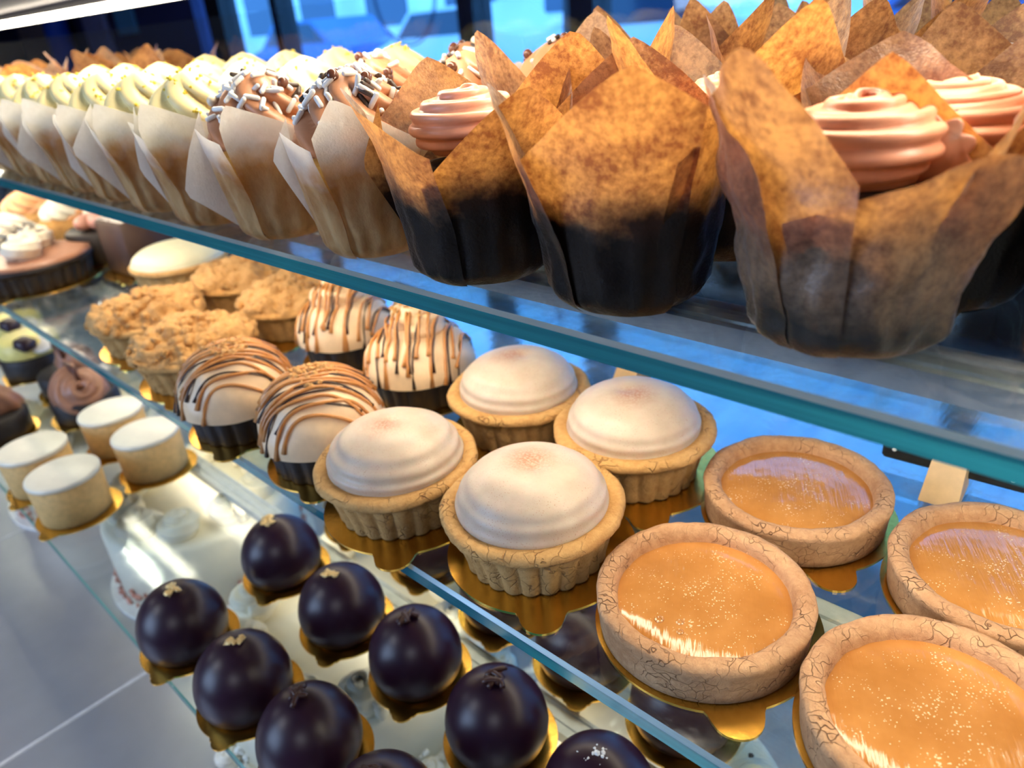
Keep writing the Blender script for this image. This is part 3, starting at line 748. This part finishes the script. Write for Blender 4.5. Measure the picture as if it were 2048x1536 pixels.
# ------------------------------------------------------------------ signs
def sign(x, y, rz, label, w=.064, tall=.0):
    s = thing('chalkboard_sign', (x, y, ZL), label, 'sign', 'little chalkboard signs on wooden blocks', rz)
    b = part('board', bevel_box((-w/2, .0095, .0058+tall), (w/2, .0130, .0178+tall), .0012), M['slate'], s, False)
    b.rotation_euler = (rad(-4), 0, 0)
    V = [(-.0085, -.012, 0), (.0085, -.012, 0), (.0085, .014, 0), (-.0085, .014, 0), (-.0078, -.004, .012), (.0078, -.004, .012), (.0078, .012, .008), (-.0078, .012, .012),
         (-.0075, .0, .0170+tall), (.0075, .0, .0170+tall), (.0075, .0095, .0170+tall), (-.0075, .0095, .0170+tall)]
    F = [(3,2,1,0),(0,1,5,4),(1,2,6,5),(2,3,7,6),(3,0,4,7),(4,5,9,8),(5,6,10,9),(6,7,11,10),(7,4,8,11),(8,9,10,11)]
    part('wooden_block', (V, F), M['wood'], s, False)
    for px in (-w/2+.006, w/2-.006):
        r = part('rivet', ball(.0012, 8, 6), M['steel_rail'], s); r.location = (px, .0088, .012+tall)
sign(-.064, .3520, rad(4), 'chalkboard sign behind the nearest caramel tarts')
sign(-.256, .3620, rad(3), 'chalkboard sign behind the meringue tarts')
sign(-.500, .372, rad(-4), 'chalkboard sign behind the two tier cream cakes')
sign(-.690, .372, rad(-5), 'chalkboard sign behind the crumble tarts and lime tart')
# ------------------------------------------------------------------ chocolate domes
def dome_vf(R=.0283, H=.045):
    pr = [(.0215, 0), (.0238, .0006), (.0262, .0040), (.0277, .0085), (R, .0135)]
    pr += [(R*cos(a), .0135+(H-.0135)*sin(a)) for a in [k*pi/2/16 for k in range(1, 16)]]+[(.0008, H)]
    return lathe(pr, 64)
GD = 'dark chocolate domes on the lowest shelf'
dp = None
def flakes(o, kind, seed):
    R = random.Random(seed)
    if kind == 'gold':
        out = []
        for i in range(8):
            q = ico(R.uniform(.0018, .0032), .45, seed*9+i)
            out.append(move(([(a, b, c_*.6) for a, b, c_ in q[0]], q[1]), (R.uniform(-.0042, .0042), R.uniform(-.0035, .0035), R.uniform(0, .0012))))
        part('gold_leaf', merge(*out), M['gold_leaf'], o, False).location = (-.002, -.002, .0452)
    elif kind == 'curl':
        for i in range(6):
            a = R.uniform(0, 6.28); L = R.uniform(.0035, .0060)
            pts = [(cos(a)*(k/6-.5)*2*L, sin(a)*(k/6-.5)*2*L, .0012*sin(pi*k/6)) for k in range(7)]
            e = part('chocolate_curl', tube(pts, .0015, 7), M['choc_curl'], o)
            e.location = (R.uniform(-.003, .003)-.001, R.uniform(-.003, .003)-.001, .0458+R.uniform(0, .0012))
    else:
        out = [move(ico(R.uniform(.0004, .0012), .4, i), (q*cos(t), q*sin(t), .0450-.9*q*q/.03)) for i in range(26) for q, t in [(.009*R.random()**1.4, R.uniform(0, 6.28))]]
        part('salt_flakes', merge(*out), M['white'], o, False, 'stuff')
doms = [(-.4295, .0997, 'gold', 'dark chocolate dome with gold fleck nearest the pale glass edge and cheesecakes', 3), (-.3540, .1022, 'gold', 'dark chocolate dome with a large gold flower fleck, second along the pale glass edge', 4),
        (-.2881, .1054, 'curl', 'dark chocolate dome with curls along the pale glass edge, third from the cheesecakes', 5), (-.2215, .1045, 'curl', 'dark chocolate dome cut off by the bottom of the picture', 6),
        (-.4387, .1798, 'gold', 'dark chocolate dome with gold leaf nearest the cheesecakes, under the middle shelf edge', 7), (-.3570, .1758, 'gold', 'dark chocolate dome with crumpled gold leaf under the middle shelf edge', 8),
        (-.2874, .1805, 'curl', 'dark chocolate dome with small curl, third along the middle shelf edge', 9), (-.2167, .1783, 'curl', 'dark chocolate dome with a heap of curls, fourth along the middle shelf edge', 10),
        (-.1480, .1790, 'salt', 'dark chocolate dome sprinkled with white salt at the bottom of the picture', 11),
        (-.4400, .2520, 'gold', 'dark chocolate dome under the middle shelf behind the rail', 12), (-.3600, .2540, 'gold', 'dark chocolate dome seen under the ringed meringue tart', 13),
        (-.2820, .2510, 'curl', 'dark chocolate dome seen through the shelf under the nearest meringue tart', 14), (-.2140, .2500, 'curl', 'dark chocolate dome seen through the shelf under the bubbled caramel tart', 15), (-.1450, .2500, 'curl', 'dark chocolate dome seen through the shelf between two caramel tarts', 16)]
for x, y, k, l, s in doms:
    o = thing('chocolate_dome', (x, y, ZS+BT), l, 'chocolate dome', GD, rz=s*.9)
    if dp is None: d = dp = part('dome', dome_vf(), M['choc'], o)
    else: d = link(bpy.data.objects.new('dome', dp.data), o)
    flakes(o, k, s)
    board(x, y+.001, ZS, .0318, .0378, .0066, -60, 'gold board under the '+l[5:].split(',')[0].replace('chocolate dome', 'dome').replace('nearest the pale glass edge and ', 'nearest pale glass and '), 'gold boards under the chocolate domes')

# ------------------------------------------------------------------ cheesecakes
for x, y, l in ((-.7436, .1795, 'mini cheesecake at the back beside the chocolate swirl cake'), (-.6683, .1824, 'mini cheesecake at the back nearest the chocolate domes'),
                (-.6591, .1077, 'mini cheesecake at the front corner of the pale glass edge'), (-.7316, .1052, 'mini cheesecake at the front cut off by the picture edge')):
    c = thing('mini_cheesecake', (x, y, ZS+BT), l, 'cheesecake', 'four mini cheesecakes on the lowest shelf')
    part('sponge_side', lathe([(.0272, 0), (.0280, .001), (.0285, .018), (.0290, .0365)], 56, lambda t, k, r, z: (r+.0003*nz((cos(t)*.03, sin(t)*.03, z), 200), z)), M['sponge'], c)
    part('glaze', lathe([(.0291, .0360), (.0295, .0380), (.0290, .0394), (.0272, .0400), (.001, .0402)], 56, None, True, True), M['cheese'], c)
    board(x+.001, y+.001, ZS, .0345, .0420, .0075, -62, 'gold board under the '+l.replace('mini ', ''), 'gold boards under the mini cheesecakes')
# far pastries of the lowest shelf
def swirl_cake(x, y, s, label, bl):
    c = thing('chocolate_swirl_cake', (x, y, ZS+BT), label, 'cake', 'chocolate swirl cakes on the lowest shelf')
    part('body', lathe([(.032, 0), (.034, .002), (.034, .022), (.031, .025), (.01, .026)], 40), M['choc_shell'], c)
    part('chocolate_swirl', rosette(.034, .030, 2.0, 5, 5, .44, s), M['choc_milk'], c).location = (0, 0, .022)
    part('chocolate_shard', bevel_box((-.015, -.002, -.008), (.015, .002, .008), .0006), M['frost_dark'], c).location = (.004, -.004, .052)
    c.children[-1].rotation_euler = (.9, .3, s)
    board(x, y, ZS, .039, .047, .0085, -62, bl, 'gold boards under the far pastries of the lowest shelf')
swirl_cake(-.850, .187, 1.1, 'chocolate swirl cake right behind the mini cheesecakes', 'gold board under the chocolate swirl cake behind the cheesecakes')
swirl_cake(-.935, .200, 2.5, 'chocolate swirl cake, second behind the mini cheesecakes', 'gold board under the second chocolate swirl cake')
swirl_cake(-.885, .105, 3.4, 'chocolate swirl cake at the front cut off by the picture edge', 'gold board under the chocolate swirl cake cut off by the picture edge')
for x, y, l, bl in ((-1.035, .190, 'layered yellow cake with chocolate bonbon beside the swirl cakes', 'gold board under the layered yellow cake with bonbon'), (-1.13, .200, 'layered cake beyond the yellow one with chocolate disc', 'gold board under the far layered cake')):
    c = thing('layered_mousse_cake', (x, y, ZS+BT), l, 'cake')
    part('body', lathe([(.034, 0), (.036, .002), (.036, .026), (.035, .027)], 40), M['choc_shell'], c)
    part('mousse_layer', lathe([(.0345, .0272), (.035, .030), (.035, .044), (.030, .048), (.001, .049)], 40), M['mousse_yellow'], c)
    e = part('bonbon', bevel_box((-.010, -.010, 0), (.010, .010, .014), .003), M['choc'], c); e.location = (.030, -.010, .040); e.rotation_euler = (0, .3, .5)
    e = part('white_chocolate_disc', lathe([(.012, 0), (.013, .001), (.013, .003), (.012, .004)], 24), M['white'], c); e.location = (.034, .008, .040); e.rotation_euler = (.3, .5, 0)
    board(x, y, ZS, .040, .048, .0085, -62, bl, 'gold boards under the far pastries of the lowest shelf')
c = thing('white_mousse_cake', (-.760, .290, ZS+BT), 'glossy white mousse cake seen through the middle shelf by the crumble tart', 'cake')
part('body', lathe([(.034, 0), (.036, .002), (.037, .035), (.034, .042), (.02, .046), (.001, .047)], 48), M['fondant'], c)
board(-.760, .290, ZS, .042, .050, .0085, -62, 'gold board under the glossy white mousse cake', 'gold boards under the far pastries of the lowest shelf')

# ------------------------------------------------------------------ cakes on the deck
def big_cake(x, y, R, H, label, seed, nros=10, crumbs='crumb_pink', specks=0, border=False):
    c = thing('frosted_cake', (x, y, ZD), label, 'cake', 'white frosted cakes on the case floor')
    b = part('cake_card', lathe([(R*1.12, 0), (R*1.12, .003)], 64), M['white'], c, False)
    part('icing', lathe([(R, .003), (R, H-.006), (R-.002, H-.002), (R-.006, H), (.001, H+.001)], 72), M['fondant'], c)
    for i in range(nros):
        t = 2*pi*i/nros
        e = part('cream_rosette', rosette(.023, .024, 2.0, 6, 6, .42, i), M['fondant'], c); e.location = ((R-.022)*cos(t), (R-.022)*sin(t), H)
    Rr = random.Random(seed); out = []
    for i in range(260):
        t = Rr.uniform(0, 2*pi); h = .003+.022*Rr.random()**1.8
        out.append(move(ico(Rr.uniform(.0015, .0035), .4, i), ((R+.001)*cos(t), (R+.001)*sin(t), h)))
    part('crumb_border', merge(*out), M[crumbs], c, False, 'stuff')
    if specks:
        out = [move(ico(Rr.uniform(.001, .0022), .4, i), (R*.95*q*cos(t), R*.95*q*sin(t), H+.001)) for i in range(specks) for q, t in [(Rr.random()**.5, Rr.uniform(0, 6.28))]]
        part('chocolate_specks', merge(*out), M['dark_bits'], c, False, 'stuff')
    if border:
        for i in range(26):
            t = 2*pi*i/26
            e = part('piped_border', rosette(.013, .014, 1.6, 6, 5, .45, i), M['fondant'], c); e.location = ((R+.006)*cos(t), (R+.006)*sin(t), .003)
big_cake(-.655, .205, .088, .075, 'pale frosted cake with rosettes and crumb border under the cheesecakes', 1)
big_cake(-.905, .186, .090, .085, 'white frosted cake with rosettes behind the cheesecakes', 2)
big_cake(-.405, .205, .105, .062, 'largest white cake with piped border under the chocolate domes', 3, 12, 'white', 0, True)
big_cake(-.165, .215, .098, .066, 'white cake with brown specks under the nearest chocolate domes', 4, 10, 'white', 60)

# ------------------------------------------------------------------ the shop and the street
WY = 3.0
tag(part('floor', box((-12, -3, -.1), (5, WY, 0)), M['floor'], None, False), kind='structure')
tag(part('ceiling', box((-12, -3, 3.0), (5, WY, 3.1)), M['ceiling'], None, False), kind='structure')
tag(part('wall_left', box((-12.1, -3, 0), (-12, WY+.15, 3.0)), M['dark_wall'], None, False), kind='structure')
tag(part('wall_right', box((5, -3, 0), (5.1, WY+.15, 3.0)), M['ceiling'], None, False), kind='structure')
tag(part('wall_back', box((-12, -3.1, 0), (5, -3, 3.0)), M['dark_wall'], None, False), kind='structure')
tag(part('wall_front', box((-12, WY, 0), (-6.12, WY+.15, 3.0)), M['dark_wall'], None, False), kind='structure')
for i, (a, b) in enumerate(((-6.12, -5.88), (-5.66, -4.98), (-4.90, -3.17), (-3.05, -2.42), (-2.28, -.6), (-.5, 1.4), (1.5, 4.98))):
    w = tag(part('window_%d' % (i+1), box((a, WY+.05, .25), (b, WY+.06, 3.0)), M['pane'], None, False), kind='structure')
    if i == 2:
        w['label'] = 'shop window with a round ring mark'
        for rr in (.27, .25):
            d = part('window_mark', tube([(-3.66+rr*cos(2*pi*k/48), WY+.045, 1.36+rr*sin(2*pi*k/48)) for k in range(49)], .005 if rr > .26 else .003, 6), M['decal'], w)
for i, (a, b) in enumerate(((-5.88, -5.66), (-4.98, -4.90), (-3.17, -3.05), (-2.42, -2.28), (-.6, -.5), (1.4, 1.5))):
    tag(part('trim_%d' % (i+1), box((a, WY-.02, 0), (b, WY+.12, 3.0)), M['black'], None, False), kind='structure')
tag(part('trim_7', box((-6.12, WY, 0), (5, WY+.12, .25)), M['black'], None, False), kind='structure')
tag(part('taupe_panel', bevel_box((-10.2, WY-.06, .0), (-8.75, WY-.01, 2.6), .01), M['taupe'], None, False), 'taupe panel on the dark wall beside the blue post', 'panel')
tag(part('blue_post', lathe([(.11, 0), (.11, 2.98)], 24), M['blue_pole'], None), 'cobalt blue post in front of the dark wall', 'post').location = (-8.55, WY-.2, 0)
tag(part('lilac_panel', bevel_box((-8.25, WY-.06, .0), (-7.75, WY-.01, 2.2), .01), M['lilac'], None, False), 'pale lilac panel on the dark wall by the blue post', 'panel')
tag(part('blue_notice', bevel_box((-7.55, WY-.03, 1.30), (-7.15, WY-.01, 1.62), .004), M['blue_paper'], None, False), 'light blue notice on the dark wall', 'notice')
for i, x in enumerate((-4.5, -1.5, 1.5)):  # unseen lamps added behind the camera as neutral frontal fill
    l = thing('fill_lamp', (x, -1.7, 2.96), ['added square fill lamp behind the viewer towards the dark wall', 'added square fill lamp right behind the viewer', 'added square fill lamp behind the near end of the case'][i], 'lamp', 'added square fill lamps')
    part('frame', box((-.42, -.42, -.02), (.42, .42, .04)), M['steel_rail'], l, False)
    part('diffuser', box((-.38, -.38, -.03), (.38, .38, -.021)), M['fill_light'], l, False)
tag(part('pavement', box((-40, WY+.15, -.2), (30, 7.0, -.02)), M['snow'], None, False), kind='structure')
tag(part('road', box((-40, 7.0, -.3), (30, 14.0, -.12)), M['asphalt'], None, False), kind='structure')
tag(part('far_pavement', box((-40, 14.0, -.2), (30, 17.0, -.02)), M['snow'], None, False), kind='structure')
fb = thing('street_building', (-14, 17, -.02), 'pale building across the street behind the parked cars', 'building')
part('facade', box((-26, 0, 0), (40, 1, 9)), M['facade'], fb, False)
for i in range(16):
    x = -24+i*3.9
    part('window', box((x, -.04, 1.0), (x+2.1, .02, 2.9)), M['facade_win'], fb, False)
    part('window', box((x, -.04, 4.4), (x+2.1, .02, 6.4)), M['facade_win'], fb, False)
def car(x, y, mat, label):
    c = thing('car', (x, y, -.12), label, 'car', 'cars parked across the street')
    pr = [(-2.1, .35), (-2.15, .75), (-1.5, .92), (-.85, 1.42), (.75, 1.45), (1.45, .98), (2.05, .88), (2.15, .5), (2.1, .35)]
    V = [(a, b, z) for b in (-.85, .85) for a, z in pr]; n = len(pr)
    part('body', (V, [(i, (i+1) % n, n+(i+1) % n, n+i) for i in range(n)]+[tuple(range(n)), tuple(range(n, 2*n))[::-1]]), mat, c, False)
    part('side_window', ([(-1.3, -.86, .95), (1.2, -.86, .98), (.7, -.86, 1.38), (-.8, -.86, 1.36)], [(0, 1, 2, 3)]), M['car_glass'], c, False)
    for a in (-1.35, 1.35):
        for b in (-.82, .82):
            w = part('wheel', lathe([(.1, -.1), (.32, -.1), (.33, .1), (.1, .1)], 24), M['rubber'], c); w.location = (a, b, .33); w.rotation_euler = (pi/2, 0, 0)
car(-11.5, 11.2, M['car_white'], 'white car parked across the street nearest the thin window bar')
car(-7.0, 11.2, M['car_white'], 'white car parked across the street behind the chocolate cupcakes')
car(-16.5, 11.2, M['car_blue'], 'blue car parked across the street near the dark wall')
car(-2.2, 11.2, M['car_blue'], 'blue car parked across the street behind the brown paper cups')
for i, x in enumerate((-13.8, -5.2, -1.0)):
    t = thing('street_tree', (x, 6.4, -.05), ['bare street tree seen near the thick window post', 'bare street tree seen over the brown cups', 'bare street tree at the near end of the window'][i], 'tree', 'bare trees along the pavement')
    part('trunk', tube([(0, 0, 0), (.05, .02, 1.2), (0, .05, 2.4), (.1, 0, 3.6)], lambda k: .13-.06*k, 10), M['bark'], t)
    Rr = random.Random(i); out = []
    for j in range(12):
        z = Rr.uniform(1.5, 3.3); a = Rr.uniform(0, 6.28)
        out.append(tube([(0, 0, z), (.5*cos(a), .5*sin(a), z+.5), (1.0*cos(a+.2), 1.0*sin(a+.2), z+1.3)], lambda k: .04-.03*k, 6))
    part('branches', merge(*out), M['bark'], t)

# ------------------------------------------------------------------ sky, camera, lights
w = bpy.data.worlds.new('overcast_blue_sky'); sc.world = w; w.use_nodes = True
bg = w.node_tree.nodes['Background']; bg.inputs[0].default_value = (.11, .40, 1.0, 1); bg.inputs[1].default_value = 4.6
def area(name, loc, target, size, size_y, power, color):
    l = bpy.data.lights.new(name, 'AREA'); l.shape = 'RECTANGLE'; l.size = size; l.size_y = size_y; l.energy = power; l.color = color
    o = bpy.data.objects.new(name, l); link(o); o.location = loc
    o.rotation_euler = (Vector(target)-Vector(loc)).to_track_quat('-Z', 'Y').to_euler()
    return o
area('cool_front_fill', (-.95, -1.35, 1.42), (-.3, .15, .95), .9, .8, 19, (.48, .67, 1))  # added cool fill from behind the camera, left; no window is modelled there

yaw, pit, rol = rad(-45.371), rad(26.8933), rad(-5.3753)
f0 = Vector((sin(yaw)*cos(pit), cos(yaw)*cos(pit), -sin(pit)))
r0 = Vector((cos(yaw), -sin(yaw), 0)); u0 = r0.cross(f0)
r = cos(rol)*r0+sin(rol)*u0; u = -sin(rol)*r0+cos(rol)*u0
cam = bpy.data.cameras.new('camera'); co = bpy.data.objects.new('camera', cam); link(co)
co.matrix_world = Matrix(((r.x, u.x, -f0.x, 0), (r.y, u.y, -f0.y, 0), (r.z, u.z, -f0.z, CZ), (0, 0, 0, 1)))
cam.sensor_width = 36; cam.lens = 36*1489.2/2048
cam.clip_start = .01; cam.clip_end = 200
cam.dof.use_dof = True; cam.dof.focus_distance = .285; cam.dof.aperture_fstop = 10
sc.camera = co
vs = sc.view_settings
vs.view_transform = 'Standard'; vs.look = 'None'; vs.gamma = 1; vs.use_curve_mapping = False; vs.exposure = 0
cy = sc.cycles
cy.max_bounces = 10; cy.transparent_max_bounces = 24; cy.diffuse_bounces = 4; cy.glossy_bounces = 5; cy.caustics_reflective = False; cy.caustics_refractive = False
cy.sample_clamp_indirect = 4; cy.use_denoising = True
